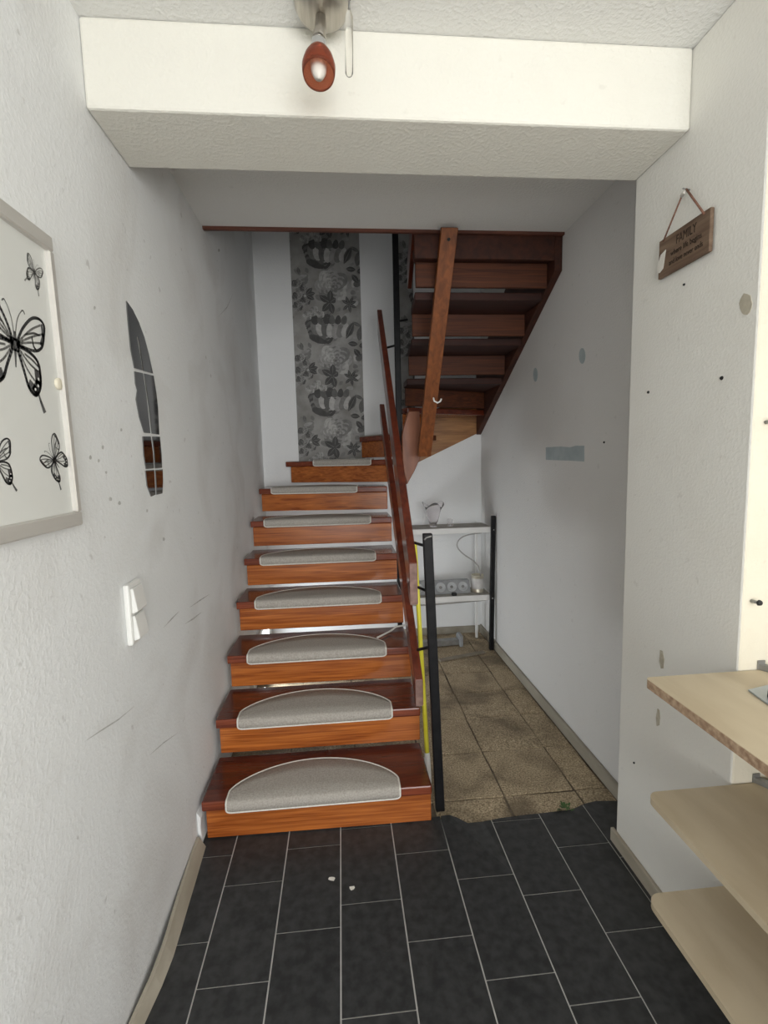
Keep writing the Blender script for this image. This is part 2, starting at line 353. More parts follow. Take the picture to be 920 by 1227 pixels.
# ------------------------------------------------------------------ staircase
stair = empty('staircase', (-.12, 1.78, 0), 'open wooden staircase of red-brown treads turning right, orange front boards', 'staircase')
RISE, TH, AP = .183, .040, .120
def tread(pts, ztop, p0, p1, inward, soft=.006, mt='tread', ap='apron'):
    """plank (outline pts) with its front board from p0 to p1"""
    t = B(); plan(t, pts, ztop-TH, ztop, soft, 0, 2); t.normal_update()
    for f in t.faces:                                # front faces coloured lighter than the top, mostly a painted reflection
        if f.normal.dot(Vector((inward[0], inward[1], 0))) < -.6: f.material_index = 1
    o = build('tread', t, [M[mt], M['nosing'] if mt == 'tread' else M[mt]], stair)
    d = Vector((p1[0]-p0[0], p1[1]-p0[1], 0)).normalized(); nrm = Vector((inward[0], inward[1], 0)).normalized()
    a = Vector((p0[0], p0[1], 0))+nrm*.012; b = Vector((p1[0], p1[1], 0))+nrm*.012
    t = B(); plan(t, [a, b, b+nrm*.022, a+nrm*.022], ztop-TH-AP, ztop-TH-.0005, .003)
    build('front_board', t, M[ap], o)
    return o
YS, GO = 1.770, .260
XA, XB = -.572, .318
tops = [.164+RISE*i for i in range(8)] + [1.622, 1.795, 1.965, 2.136, 2.296, 2.460]
for i in range(6):
    y = YS+GO*i; tweak = [0, .002, -.003, .002, -.002, .001][i]
    tread([(XA, y+.008), (XB, y-.004), (XB, y+.295), (XA, y+.295)], tops[i]+tweak, (XA+.012, y+.008), (XB-.002, y-.004), (0, 1))
tread([(XA, 3.46), (XB, 3.33), (XB, 3.56), (-.36, 3.825), (XA, 3.825)], tops[6], (XA+.012, 3.458), (XB-.002, 3.33), (.145, .99))
tread([(-.417, 3.80), (.345, 3.43), (.43, 3.52), (.20, 3.825), (-.417, 3.825)], tops[7], (-.385, 3.785), (.343, 3.431), (.43, .90))
tread([(.154, 3.82), (.39, 3.43), (.48, 3.46), (.76, 3.80), (.70, 3.82)], tops[8], (.160, 3.812), (.389, 3.433), (.855, .52))
tread([(.69, 3.80), (.43, 3.42), (.47, 3.34), (1.088, 3.62), (1.088, 3.80)], tops[9], (.63, 3.712), (.432, 3.424), (.826, -.564))
tread([(1.088, 3.66), (.45, 3.38), (.45, 3.208), (1.088, 3.208)], tops[10], (1.086, 3.659), (.452, 3.381), (.40, -.916), ap='apron_shaded', mt='tread_shaded')
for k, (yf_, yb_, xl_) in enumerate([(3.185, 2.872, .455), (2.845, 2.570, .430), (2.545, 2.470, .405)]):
    tread([(1.088, yf_), (xl_, yf_), (xl_-.02, yb_), (1.088, yb_)], tops[11+k], (1.086, yf_), (xl_+.002, yf_), (0, -1), ap='apron_shaded', mt='tread_shaded')
# landing board that closes the flight against the upper floor
build('landing_board', box(B(), (.39, YO+.0225, 2.405), (1.088, YO+.0245+.02, ZC+.16), .002), M['string'], stair)
# stringers
t = B(); prism(t, [(1.0885, 3.836, 1.622), (1.0885, 2.431, 2.355), (1.0885, 2.431, 2.93), (1.0885, 3.836, 2.12)], (XR2-.001-1.0885, 0, 0), .002)
build('wall_stringer', t, M['string'], stair)
t = B(); prism(t, [(.60, 3.826, 1.408), (1.0875, 3.826, 1.629), (1.0875, 3.826, 2.06), (1.00, 3.826, 1.93), (.60, 3.826, 1.755)], (0, .012, 0), .002)
build('back_stringer', t, M['string_far'], stair)
pts = [(.392,1.592),(.402,1.64),(.437,1.741),(.505,1.741),(.509,1.60),(.507,1.453),(.465,1.365),(.417,1.283),(.400,1.36),(.392,1.443)]
t = B(); prism(t, [(x, 3.05, z) for x, z in pts], (0, .045, 0), .004); build('inner_string', t, M['inner'], stair)
# hanging plank bolted under the upper floor
t = B(); d = Vector((-.04, .55, -1.05)).normalized(); beam(t, (.543, 2.352, 2.512), (.503, 2.90, 1.463), (.039, 0, 0), Vector((1,0,0)).cross(d)*.016, .002)
pk = build('support_plank', t, M['plank'], stair)
t = B(); lathe(t, [(.0001,.006),(.007,.005),(.008,0)], (.541, 2.3585, 2.462), (0,-.886,-.462), 10); build('bolt', t, M['hole'], pk)
c = on('y', 2.72, 520, 482)
t = B(); tube(t, [c+Vector((-.004,.0,.028)), c+Vector((.0,-.004,.006)), c+Vector((.018,-.006,-.004)), c+Vector((.034,-.006,.004)), c+Vector((.040,-.006,.018))], .005, 8); build('hook', t, M['white'], pk)
# sloping rails
def rail(p0, p1, half, h, x_end=True):
    t = B(); prism(t, [(p0[0]-half, p0[1], p0[2]), (p0[0]+half, p0[1], p0[2]), (p0[0]+half, p0[1], p0[2]+h), (p0[0]-half, p0[1], p0[2]+h)], Vector(p1)-Vector(p0), .003)
    o = build('handrail', t, M['rail'], stair)
    t = B(); box(t, (p0[0]-half+.002, p0[1]-.0012, p0[2]+.002), (p0[0]+half-.002, p0[1]-.0002, p0[2]+h-.002)); build('end_grain', t, M['endgrain'], o); return o
r1 = rail((.285, 1.84, .456), (.305, 3.45, 1.722), .0165, .110)
r2 = rail((.270, 1.84, .875), (.304, 3.45, 2.300), .0165, .168)
# black posts
def post(b0, t0, wx, wy, name='newel_post'):
    b0, t0 = Vector(b0), Vector(t0); t = B()
    prism(t, [b0+Vector((-wx,-wy,0)), b0+Vector((wx,-wy,0)), b0+Vector((wx,wy,0)), b0+Vector((-wx,wy,0))], t0-b0, .004, 0, 2)
    return build(name, t, M['black'], stair)
p1 = post((.364, 1.842, -.003), (.3275, 1.842, 1.158), .0185, .012)
p2 = post((.386, 3.15, 1.30), (.386, 3.15, 3.35), .0185, .014)
t = B(); tube(t, [(.313, 1.829, 1.135), (.322, 1.829, 1.144), (.342, 1.829, 1.149)], .003, 6); build('scuff_mark', t, M['blackmark'], p1)
def peg(a, b, par, r=.006):
    t = B(); tube(t, [a, b], r, 8); build('peg', t, M['black'], par)
peg((.310, 1.842, 1.112), (.290, 1.95, 1.105), p1); peg((.327, 1.842, .70), (.295, 1.96, .642), p1); peg((.322, 1.842, .93), (.298, 1.90, .93), p1)
peg((.37, 3.15, 2.16), (.31, 3.20, 2.155), p2, .007); peg((.40, 3.15, 2.31), (.45, 3.12, 2.31), p2, .007)
peg((.388, 3.15, 1.52), (.42, 3.06, 1.52), p2, .010)
t = B(); prism(t, [(.437, 3.02, 2.46), (.463, 3.02, 2.46), (.463, 3.02, 2.60), (.437, 3.02, 2.60)], (-.02, -.42, .22), .003); build('handrail', t, M['rail'], stair)

# ------------------------------------------------------------------ stair mats
ords = ['lowest', 'second', 'third', 'fourth', 'fifth', 'sixth', 'seventh', 'eighth']
def stair_mat(i, cx, yf, ztop, wid, dep, ang=0.0):
    e = empty('stair_mat', (cx, yf, ztop), 'half-moon grey-beige carpet mat with cream binding on the %s step' % ords[i], 'mat', 'half-moon mats on the stair treads')
    rot = Matrix.Rotation(ang, 3, 'Z'); hw = wid/2; lipz = .040
    # section path: from the lip below the nosing, over the nosing, to the rear arc; u = across
    def half(u):                                    # rear outline
        s = min(1.0, abs(u)/hw); side = .055
        return side + (dep-side)*max(0.0, 1-s*s)**.70
    def P(u, s, lift):                              # s: distance from the front top edge (negative = down the lip)
        if s >= 0: q = Vector((u, s-.006, .0035+lift))
        else: q = Vector((u, -.0095-lift, .0035+s))
        return Vector((cx, yf, ztop)) + rot @ q
    t = B(); nu = 36; rows = []
    us = [hw*math.sin(math.pi/2*(-1+2*k/nu)) for k in range(nu+1)]
    for u in us:
        c = min(1.0, (hw-abs(u))/.02); lip = -lipz*(.72+.28*math.sqrt(max(0, 1-(1-c)**2)))
        ss = [lip, lip*.5, -.004, .004] + [.004+(half(u)-.004)*f for f in (.3, .65, 1.0)]
        rows.append([(u, s) for s in ss])
    grid_t = [[t.verts.new(P(u, s, .0045)) for u, s in r] for r in rows]; grid_b = [[t.verts.new(P(u, s, -.0028)) for u, s in r] for r in rows]
    m_ = len(rows[0])
    for a in range(nu):
        for b in range(m_-1):
            f = t.faces.new([grid_t[a][b], grid_t[a+1][b], grid_t[a+1][b+1], grid_t[a][b+1]]); f.smooth = True
            t.faces.new([grid_b[a][b+1], grid_b[a+1][b+1], grid_b[a+1][b], grid_b[a][b]])
        for b in (0, m_-1): t.faces.new([grid_t[a][b], grid_b[a][b], grid_b[a+1][b], grid_t[a+1][b]])
    for a in (0, nu):
        for b in range(m_-1): t.faces.new([grid_t[a][b], grid_t[a][b+1], grid_b[a][b+1], grid_b[a][b]])
    bmesh.ops.recalc_face_normals(t, faces=t.faces[:])
    build('carpet_pad', t, M['mat'], e)
    loop = [P(r[0][0], r[0][1], .003) for r in rows] + [P(rows[-1][b][0], rows[-1][b][1], .003) for b in range(1, m_-1)]
    loop += [P(r[-1][0], r[-1][1], .003) for r in rows[::-1]] + [P(rows[0][b][0], rows[0][b][1], .003) for b in range(m_-2, 0, -1)]
    t = B(); tube(t, loop+[loop[0]], .0036, 6, False); build('binding', t, M['mat_edge'], e, smooth=True)
for i in range(6): stair_mat(i, -.142+[0, 0, .002, .004, -.002, -.010][i], YS+GO*i, tops[i]+[0, .002, -.003, .002, -.002, .001][i], .665, .225)
stair_mat(6, -.185, 3.40, tops[6], .60, .225, -.145)
stair_mat(7, .015, 3.585, tops[7], .46, .15, -.43)
t = B(); plan(t, [(.165, 3.81), (.385, 3.45), (.46, 3.47), (.50, 3.80)], tops[8]+.0005, tops[8]+.007, .001)
build('stair_mat', t, M['mat'], label='grey carpet piece covering the corner winder step above the other mats', cat='mat', group='half-moon mats on the stair treads')

# ------------------------------------------------------------------ wallpaper strips on the far wall
def strip(x0, x1, z0, z1, label, full):
    y = YF-.001
    wp = build('wallpaper_strip', box(B(), (x0, y-.0008, z0), (x1, y+.0008, z1)), M['wp'], label=label, cat='wallpaper', group='floral wallpaper strips')
    t = B(); S = .00149; lay = [0]
    def pt(a, b, r): return Vector((x0+a*S, YF-.0022-.000011*r, z1-b*S))
    def blob(pts, mi):
        lay[0] += 1
        vv = []
        for a, b in pts:
            q = pt(a, b, lay[0])
            q.x = min(max(q.x, x0), x1); q.z = min(max(q.z, z0), z1); vv.append(q)
        if len({(round(q.x, 4), round(q.z, 4)) for q in vv}) < 4: return
        face(t, [t.verts.new(q) for q in vv], mi)
    def petal(a, b, ang, ln, wd, mi):
        pts = []
        for k in range(12):
            th = 2*math.pi*k/12; u = ln/2+ln/2*math.cos(th); v = wd/2*math.sin(th)*(1-.25*math.cos(th))
            pts.append((a+u*math.cos(ang)-v*math.sin(ang), b+u*math.sin(ang)+v*math.cos(ang)))
        blob(pts, mi)
    def leaf(a, b, ang, ln, wd, mi=0):
        pts = []
        for k in range(7): pts.append((k/6*ln, wd/2*math.sin(math.pi*k/6)**.8))
        pts += [(u, -v) for u, v in pts[-2:0:-1]]
        blob([(a+u*math.cos(ang)-v*math.sin(ang), b+u*math.sin(ang)+v*math.cos(ang)) for u, v in pts], mi)
        q = [(ln*.08, 1.2), (ln*.9, .8), (ln*.9, -.8), (ln*.08, -1.2)]
        blob([(a+u*math.cos(ang)-v*math.sin(ang), b+u*math.sin(ang)+v*math.cos(ang)) for u, v in q], 2)
    def rose(a, b, R, tones):
        for ring in range(4):
            r = R*(1-.23*ring); n = 8-ring
            for k in range(n):
                th = 2*math.pi*k/n+ring*.5+random.uniform(-.15, .15)
                petal(a+math.cos(th)*r*.30, b+math.sin(th)*r*.25, th, r*.66, r*.75, tones[(ring+k) % len(tones)])
                petal(a+math.cos(th)*r*.36, b+math.sin(th)*r*.30, th, r*.42, r*.42, tones[(ring+k+1) % len(tones)])
    nrep = int((z1-z0)/S/365)+2
    for rep in range(-1, nrep):
        o = rep*365 + full; lay[0] = 0
        rnd = random.getstate(); random.seed(3)
        for k in range(46):
            a, b = random.uniform(0, 345), random.uniform(0, 365); petal(a, b+o, random.uniform(0, 6.28), random.uniform(25, 60), random.uniform(14, 34), random.choice([2, 3, 3, 2, 1, 4]))
        for k in range(14): leaf(random.uniform(0, 345), random.uniform(0, 365)+o, random.uniform(0, 6.28), random.uniform(30, 50), 18, random.choice([1, 2]))
        rose(205, 255+o, 95, [3, 4, 3, 2])
        # the dark bowl shaped peony
        rose(165, 100+o, 82, [1, 2, 0, 3])
        for k in range(7): petal(60+k*3, 110+o+k*9-30, .15*k-.5, 95, 34, [0, 1, 0, 2][k % 4])
        for k in range(8): petal(120+k*22, 150+o-abs(k-4)*5, -1.5+(k-4)*.12, 72, 36, [2, 4, 1, 4, 3][k % 5])
        for k in range(6): petal(120+k*26, 78+o, -1.6+(k-3)*.2, 46, 30, [0, 1][k % 2])
        leaf(265, 150+o, -1.1, 90, 26, 0)
        # leaves
        leaf(275, 172+o, .1, 50, 26); leaf(330, 185+o, -.1, 44, 30); leaf(305, 200+o, .9, 50, 28); leaf(330, 160+o, -1.3, 80, 40, 1)
        for an, ln in [(-2.6, 62), (-1.5, 60), (2.3, 60), (1.35, 58), (-.6, 36)]: leaf(190, 335+o, an, ln, 32, 0)
        for an in (-2.6, -1.9, -1.0, -.4, .4, 1.4, 2.4): leaf(285, 345+o, an, 42, 15, 0)
        # cluster of small flowers on the left
        for (a, b, r) in [(30, 250, 32), (65, 275, 26), (30, 310, 32), (70, 330, 24), (28, 355, 28)]: rose(a, b+o, r, [1, 0, 2, 3])
        for an in (-.8, -.2, .5): leaf(70, 300+o, an, 48, 22, 0)
        for (a, b, r) in [(110, 375, 24), (140, 395, 22), (75, 400, 26), (100, 20+365, 20)]: rose(a, b+o, r, [3, 4, 2])
        random.setstate(rnd)
    build('floral_print', t, [M['ink_w0'], M['ink_w1'], M['ink_w2'], M['ink_w3'], M['ink_w4']], wp, kind='stuff')
for i, c in enumerate([.060, .105, .165, .26, .36]): M['ink_w%d' % i] = mat('wallpaper grey %d' % i, (c, c*.985, c*.95), (c*1.35, c*1.33, c*1.29), rough=.7, scale=35)
strip(-.318, .198, 1.30, 4.6, 'grey floral wallpaper strip with roses, widest one behind the stair turn', 255)
strip(.478, .60, 1.82, 4.6, 'narrow strip of grey floral wallpaper behind the tall black post', 120)

# ------------------------------------------------------------------ picture on the left wall
PX = XL+.024
def pl(u, v, x=PX): return on('x', x, u, v)
pic = empty('framed_picture', (XL, .86, 1.322), 'silver framed butterfly print on the white woodchip wall', 'picture')
y0, y1, z0, z1, fw = .60, 1.107, 1.322, 1.914, .030
def tilt(bm_):                                       # the picture hangs a little out of true
    for v in bm_.verts: v.co.y -= (v.co.z-(z0+z1)/2)*.030
    return bm_
build('back_board', tilt(box(B(), (XL+.001, y0+.01, z0+.01), (XL+.014, y1-.01, z1-.01))), M['paper'], pic)
for a, b in [((y0, z0), (y1, z0+fw)), ((y0, z1-fw), (y1, z1)), ((y0, z0+fw), (y0+fw*.6, z1-fw)), ((y1-fw*.6, z0+fw), (y1, z1-fw))]:
    build('frame_bar', tilt(box(B(), (XL+.001, a[0], a[1]), (PX, b[0], b[1]), .003)), M['alu'], pic)
t = B(); lathe(t, [(.012, 0), (.012, .004), (.009, .006), (.0001, .0065)], pl(69, 460, XL+.0145), (1, 0, 0), 16); build('sticker_dot', t, M['ivory'], pic)
def stroke(t, pts, w, x, mi=0):
    for i in range(len(pts)-1):
        a, b = Vector(pts[i]), Vector(pts[i+1]); d = b-a
        if d.length < 1e-6: continue
        n = Vector((-d.y, d.x)).normalized(); wa = w[i] if isinstance(w, list) else w; wb = w[i+1] if isinstance(w, list) else w
        e = d.normalized()*wa*.3
        face(t, [t.verts.new((x, q.x, q.y)) for q in (a-e-n*wa/2, b+e-n*wb/2, b+e+n*wb/2, a-e+n*wa/2)], mi)
def smooth(pts, k=5):
    out = []
    n = len(pts)
    for i in range(n-1):
        p0, p1_, p2_, p3 = pts[max(i-1, 0)], pts[i], pts[i+1], pts[min(i+2, n-1)]
        for j in range(k):
            s = j/k
            out.append(tuple(.5*((2*p1_[c])+(-p0[c]+p2_[c])*s+(2*p0[c]-5*p1_[c]+4*p2_[c]-p3[c])*s*s+(-p0[c]+3*p1_[c]-3*p2_[c]+p3[c])*s**3) for c in (0, 1)))
    return out+[pts[-1]]
def butterfly(c, s, ang, fold=(1, 1), ink=0):
    t = B(); x = XL+.0146
    def T(p, side):
        px, pz = p[0]*s*side*fold[0 if side < 0 else 1], p[1]*s
        return Vector((c.y+px*math.cos(ang)-pz*math.sin(ang), c.z+px*math.sin(ang)+pz*math.cos(ang)))
    fore = smooth([(.06,.02),(.25,.36),(.55,.68),(.82,.78),(1.0,.70),(.98,.45),(.88,.18),(.60,.02),(.06,-.02)])
    hind = smooth([(.06,-.04),(.45,-.06),(.72,-.18),(.80,-.45),(.78,-.72),(.62,-.92),(.40,-.82),(.25,-.50),(.06,-.10)])
    for side in (-1, 1):
        stroke(t, [T(p, side) for p in fore], s*.065, x, 0); stroke(t, [T(p, side) for p in hind], s*.075, x, 0)
        for q in [[(.08,.02),(.5,.42),(.86,.66)], [(.08,.01),(.55,.30),(.95,.50)], [(.08,.0),(.5,.16),(.9,.28)], [(.35,.28),(.62,.40),(.80,.42)], [(.55,.30),(.60,.12),(.70,.06)]]:
            stroke(t, [T(p, side) for p in smooth(q)], s*.045, x, 1)
        for q in [[(.08,-.06),(.4,-.28),(.70,-.38)], [(.08,-.08),(.36,-.44),(.66,-.66)], [(.3,-.14),(.55,-.2),(.74,-.28)]]:
            stroke(t, [T(p, side) for p in smooth(q)], s*.045, x, 1)
        stroke(t, [T(p, side) for p in [(.70,-.42),(.72,-.64),(.60,-.82),(.44,-.74)]], s*.20, x, 0)
        stroke(t, [T(p, side) for p in [(.92,.68),(.95,.45),(.86,.24)]], s*.08, x, 0)
        stroke(t, [T(p, side) for p in [(.70,-.86),(.78,-1.02),(.90,-1.22)]], [s*.05, s*.07, s*.11], x, 0)
        stroke(t, [T(p, side) for p in smooth([(.02,.16),(.10,.50),(.26,.74),(.34,.70)])], s*.025, x, 1)
        for p in [(.72,-.55),(.70,-.70),(.60,-.80)]:
            q = T(p, side); face(t, [t.verts.new((x+.0002, q.x+s*.032*math.cos(k*math.pi/4), q.y+s*.032*math.sin(k*math.pi/4))) for k in range(8)], 2)
    stroke(t, [T(p, 1) for p in [(0,.20),(0,.05),(0,-.15),(0,-.48)]], [s*.07, s*.11, s*.08, s*.03], x, 0)
    build('butterfly_print', t, [M['ink'], M['ink2'], M['paper']] if ink == 0 else [M['ink2'], M['ink3'], M['paper']], pic)
cc = on('x', XL+.0146, 18, 410); e1 = on('x', XL+.0146, 52, 410)
butterfly(cc, (e1.y-cc.y)*1.02, -.10)
for (u, v, sz, an, fo) in [(41, 326, .030, -.35, (.8, .8)), (65, 551, .044, .75, (.8, 1.0)), (-6, 553, .046, .1, (.8, 1)), (-60, 330, .05, .3, (1, 1)), (-75, 600, .04, -.4, (1, 1))]:
    butterfly(on('x', XL+.0146, u, v), sz, an, fo, 1 if sz < .035 else 0)

# ------------------------------------------------------------------ feather mirror
fe = empty('feather_mirror', on('x', XL, 183, 590), 'feather-shaped wall mirror of dark reflecting pieces on the white wall', 'mirror')
zf = lambda a, b: on('x', XL+.0035, a/2.667, 220+b/2.667)
def piece(pts):
    t = B(); prism(t, [zf(*p) for p in pts], (-.003, 0, 0)); build('mirror_piece', t, M['mirror'], fe)
piece([(405,375),(424,402),(444,443),(462,492),(476,545),(489,607),(460,599),(448,520),(442,488),(438,490),(447,540),(456,597),(431,590),(419,530),(411,450)])
piece([(431,600),(457,606),(466,660),(473,720),(481,798),(462,796),(446,745),(436,690),(440,660),(434,640)])
piece([(462,607),(491,614),(500,670),(505,715),(509,802),(487,799),(478,720),(470,660)])
piece([(457,808),(482,808),(489,860),(492,910),(468,912),(461,870)])
piece([(488,808),(511,809),(516,860),(518,908),(497,910),(494,860)])
piece([(466,917),(493,915),(497,994),(484,1000),(471,965)])
piece([(498,915),(520,913),(521,950),(519,990),(502,994)])

# ------------------------------------------------------------------ light switch
sw = empty('light_switch', (XL, 1.366, .962), 'white double rocker light switch mounted on the left wall', 'switch')
build('housing', box(B(), (XL+.0002, 1.324, .962), (XL+.016, 1.408, 1.130), .005, 2), M['white'], sw)
for k in range(2):
    za = .972+k*.076
    t = B(); prism(t, [(XL+.0162, 1.334, za), (XL+.032, 1.334, za+.006), (XL+.023, 1.334, za+.070), (XL+.0162, 1.334, za+.070)], (0, .064, 0), .002)
    build('rocker', t, M['white'], sw)

# ------------------------------------------------------------------ hanging sign on the pier
SX = XR-.016
sg = empty('hanging_sign', (SX, 1.338, 1.962), 'small brown wooden sign hanging from a cord on the cream pier', 'sign')
build('board', box(B(), (SX, 1.237, 1.962), (SX+.011, 1.440, 2.070), .0015), M['sign'], sg)
t = B(); tube(t, [(SX-.001, 1.420, 2.062), (SX+.002, 1.346, 2.160)], .0022, 6); build('cord', t, M['cord'], sg)
t = B(); tube(t, [(SX-.001, 1.258, 2.062), (SX+.002, 1.334, 2.162)], .0030, 6); build('cord', t, M['cord'], sg)
t = B(); tube(t, [(XR+.004, 1.340, 2.163), (SX-.004, 1.340, 2.167)], .0022, 6); build('nail', t, M['metal_dull'], sg)
t = B(); tube(t, [(SX+.001, 1.352, 2.152), (SX+.001, 1.342, 2.158), (SX+.001, 1.336, 2.155)], .0045, 6); build('cord_knot', t, M['paperwhite'], sg)
t = B(); prism(t, [(SX-.0025, y, z) for y, z in [(1.442,1.982),(1.436,2.010),(1.427,2.028),(1.405,2.034),(1.410,2.008),(1.415,1.985),(1.430,1.978)]], (.0012, 0, 0)); build('paper_tag', t, M['paperwhite'], sg)
def lettering(body, y, z, size, name, sxx=1.0):
    cu = bpy.data.curves.new(name, 'FONT'); cu.body = body; cu.size = size; cu.align_x = 'CENTER'; cu.extrude = .0003
    o = bpy.data.objects.new(name, cu); col.objects.link(o)
    dg = bpy.context.evaluated_depsgraph_get(); me = bpy.data.meshes.new_from_object(o.evaluated_get(dg))
    bpy.data.objects.remove(o)
    bm_ = bmesh.new(); bm_.from_mesh(me); bpy.data.meshes.remove(me)
    for v in bm_.verts: v.co = Vector((SX-.0006-v.co.z, y-v.co.x*sxx, z+v.co.y))
    bmesh.ops.recalc_face_normals(bm_, faces=bm_.faces[:])
    build(name, bm_, M['sign_ink'], sg)
lettering('FAMILY', 1.325, 2.032, .034, 'lettering', .72)
lettering('where life begins', 1.325, 2.008, .021, 'lettering', .85)
lettering('and love never ends', 1.325, 1.984, .021, 'lettering', .78)

# ------------------------------------------------------------------ ceiling spot lamp and hanging tube
lp = empty('ceiling_lamp', (-.012, 1.225, ZC), 'nickel ceiling spotlight with an amber glass shade in front of the beam', 'lamp')
t = B(); lathe(t, [(.0001, -.046), (.044, -.044), (.056, -.038), (.064, -.022), (.066, -.0005), (.0001, -.0005)], (-.006, 1.262, ZC), (0,0,1), 36); build('ceiling_plate', t, M['steel'], lp)
t = B(); tube(t, [(-.010, 1.262, 2.482), (-.012, 1.250, 2.445), (-.016, 1.222, 2.400)], [.012, .014, .0155], 12); build('arm', t, M['steel'], lp)
sa = Vector((-.02, -.36, -.93)).normalized(); so = Vector((-.016, 1.218, 2.393))
t = B(); lathe(t, [(.0001, -.006), (.015, -.004), (.0175, 0), (.0175, .032), (.0001, .034)], so, sa, 20); build('socket_neck', t, M['chrome'], lp)
sh0 = so+sa*.030
t = B(); lathe(t, [(.0185, 0), (.025, .009), (.033, .028), (.0372, .048), (.0365, .062), (.0345, .072), (.0330, .072), (.0350, .061), (.0357, .048), (.0315, .028), (.0235, .009), (.0172, .001)], sh0, sa, 32); build('shade', t, M['amber'], lp)
t = B(); lathe(t, [(.0001, .004), (.014, .006), (.0185, .020), (.0190, .040), (.0170, .060), (.011, .076), (.0001, .082)], sh0, sa, 20); build('bulb', t, M['bulb'], lp)
hk = empty('hanging_tube', (.052, 1.2, 2.311), 'clear plastic tube hanging on a wire beside the spotlight', 'tube')
t = B(); lathe(t, [(.0001, 0), (.006, .002), (.0088, .007), (.0088, .122), (.006, .130), (.003, .139), (.0001, .140)], (.050, 1.2, 2.311), (.03, 0, 1), 16); build('tube_body', t, M['clear'], hk)
t = B(); tube(t, [(.050, 1.225, 2.500), (.056, 1.215, 2.492), (.060, 1.205, 2.478), (.055, 1.2, 2.466), (.054, 1.2, 2.447)], .0022, 6); build('wire_hook', t, M['metal_dull'], hk)

# ------------------------------------------------------------------ plywood boards at the pier
for k, (xa, zt, th, lab) in enumerate([(.731, .898, .022, 'top pale plywood shelf board with a raw chipboard edge beside the pier'),
                                     (.743, .592, .016, 'middle plywood shelf board with rounded corner beside the pier'),
                                     (.753, .306, .016, 'lowest plywood shelf board with rounded corner above the slate tiles')]):
    r = [.012, .030, .035][k]; pts = [(1.84, -.35), (xa, -.35), (xa, 1.086-r)]
    for j in range(1, 6): th_ = math.pi/2*j/6; pts.append((xa+r-r*math.cos(th_), 1.086-r+r*math.sin(th_)))
    pts += [(xa+r, 1.086), (1.84, 1.086)]
    e = empty('shelf_board', (1.2, .4, zt-th), lab, 'shelf', 'plywood shelf boards by the pier')
    t = B(); plan(t, pts, zt-th, zt); build('panel', t, M['boardtop'], e)
    if k == 0:
        t = B(); box(t, (xa-.0012, -.35, zt-th+.0005), (xa-.0001, 1.074, zt-.001)); build('raw_edge', t, M['boardedge'], e)
for (zt, x_, lab) in [(.898, 1.037, 'dull metal shelf bracket on the top plywood board'), (.592, 1.043, 'dull metal shelf bracket on the middle plywood board')]:
    e = empty('shelf_bracket', (x_, 1.07, zt), lab, 'bracket', 'shelf brackets')
    t = B(); prism(t, [(x_-.006, 1.089, zt+.0005), (x_+.07, .95, zt+.0005), (x_+.07, .95, zt+.022), (x_-.006, 1.089, zt+.014)], (.018, .004, 0), .001)
    build('arm', t, M['metal_dull'], e)
    t = B(); box(t, (x_-.006, 1.086, zt+.0005), (x_+.014, 1.0895, zt+.024), .0008); build('wall_plate', t, M['metal_dull'], e)
t = B(); zt = .8985; q = [on('z', zt, u, v) for u, v in [(896, 828), (921, 822), (960, 840), (960, 868), (921, 846)]]
prism(t, q, (0, 0, .004), .0006); build('glass_plate', t, M['glassplate'], label='grey glass plate lying on the top plywood board', cat='glass plate')
t = B(); c = on('z', .9030, 927, 838); lathe(t, [(.0001, 0), (.011, 0), (.012, .004), (.011, .026), (.006, .032), (.0001, .033)], c, (0,0,1), 14); build('door_stop', t, M['hole'], label='small black stopper standing on the grey glass plate', cat='stopper')

# ------------------------------------------------------------------ marks, plugs and screws on the walls
def patch(axis, val, pix, m, parent, off, name='paint_patch'):
    t = B(); n = len(pix)
    pts = [on(axis, val, u, v) for u, v in pix]; vec = [0, 0, 0]; vec['xyz'.index(axis)] = off
    prism(t, pts, vec); return build(name, t, M[m], parent)
def ov(cx, cy, rx, ry, n=14, j=0): return [(cx+rx*math.cos(2*math.pi*k/n)*(1+random.uniform(-j, j)), cy+ry*math.sin(2*math.pi*k/n)*(1+random.uniform(-j, j))) for k in range(n)]
patch('x', XR2, [(654,536),(672,535),(683,536),(690,534),(700,534),(700,553),(684,552),(654,551)], 'tape', wall_right, -.0012)
patch('x', XR2, ov(641.5, 449, 2.6, 8.5), 'tape', wall_right, -.0012); patch('x', XR2, ov(697.5, 426.5, 3.8, 9.5), 'tape', wall_right, -.0012)
patch('x', XR, ov(893.5, 364, 8, 12.5, 14, .18), 'scuff', wall_pier, -.0012)
patch('x', XR, [(791,779),(794,780),(796,790),(795,801),(792,801),(790,792)], 'scuff', wall_pier, -.0012); patch('x', XR, [(788,849),(790,851),(791,860),(790,869),(787,870),(786,860)], 'scuff', wall_pier, -.0012)
for q, wpx in [([(197,752),(206,741),(214,732)], 2.0), ([(222,748),(232,741),(241,733)], 2.2), ([(228,728),(240,719),(250,712)], 1.6), ([(103,888),(120,876),(142,862),(160,846)], 1.8), ([(180,905),(196,890),(212,878)], 1.4), ([(262,380),(272,368),(278,352)], 1.2)]:
    up = [(u, v-wpx/2) for u, v in q]; dn = [(u, v+wpx/2) for u, v in q[::-1]]
    patch('x', XL, [(q[0][0]-1, q[0][1])]+up[1:-1]+[(q[-1][0]+1, q[-1][1])]+dn[1:-1], 'scuff_l', wall_left, .0006, 'scuff_mark')
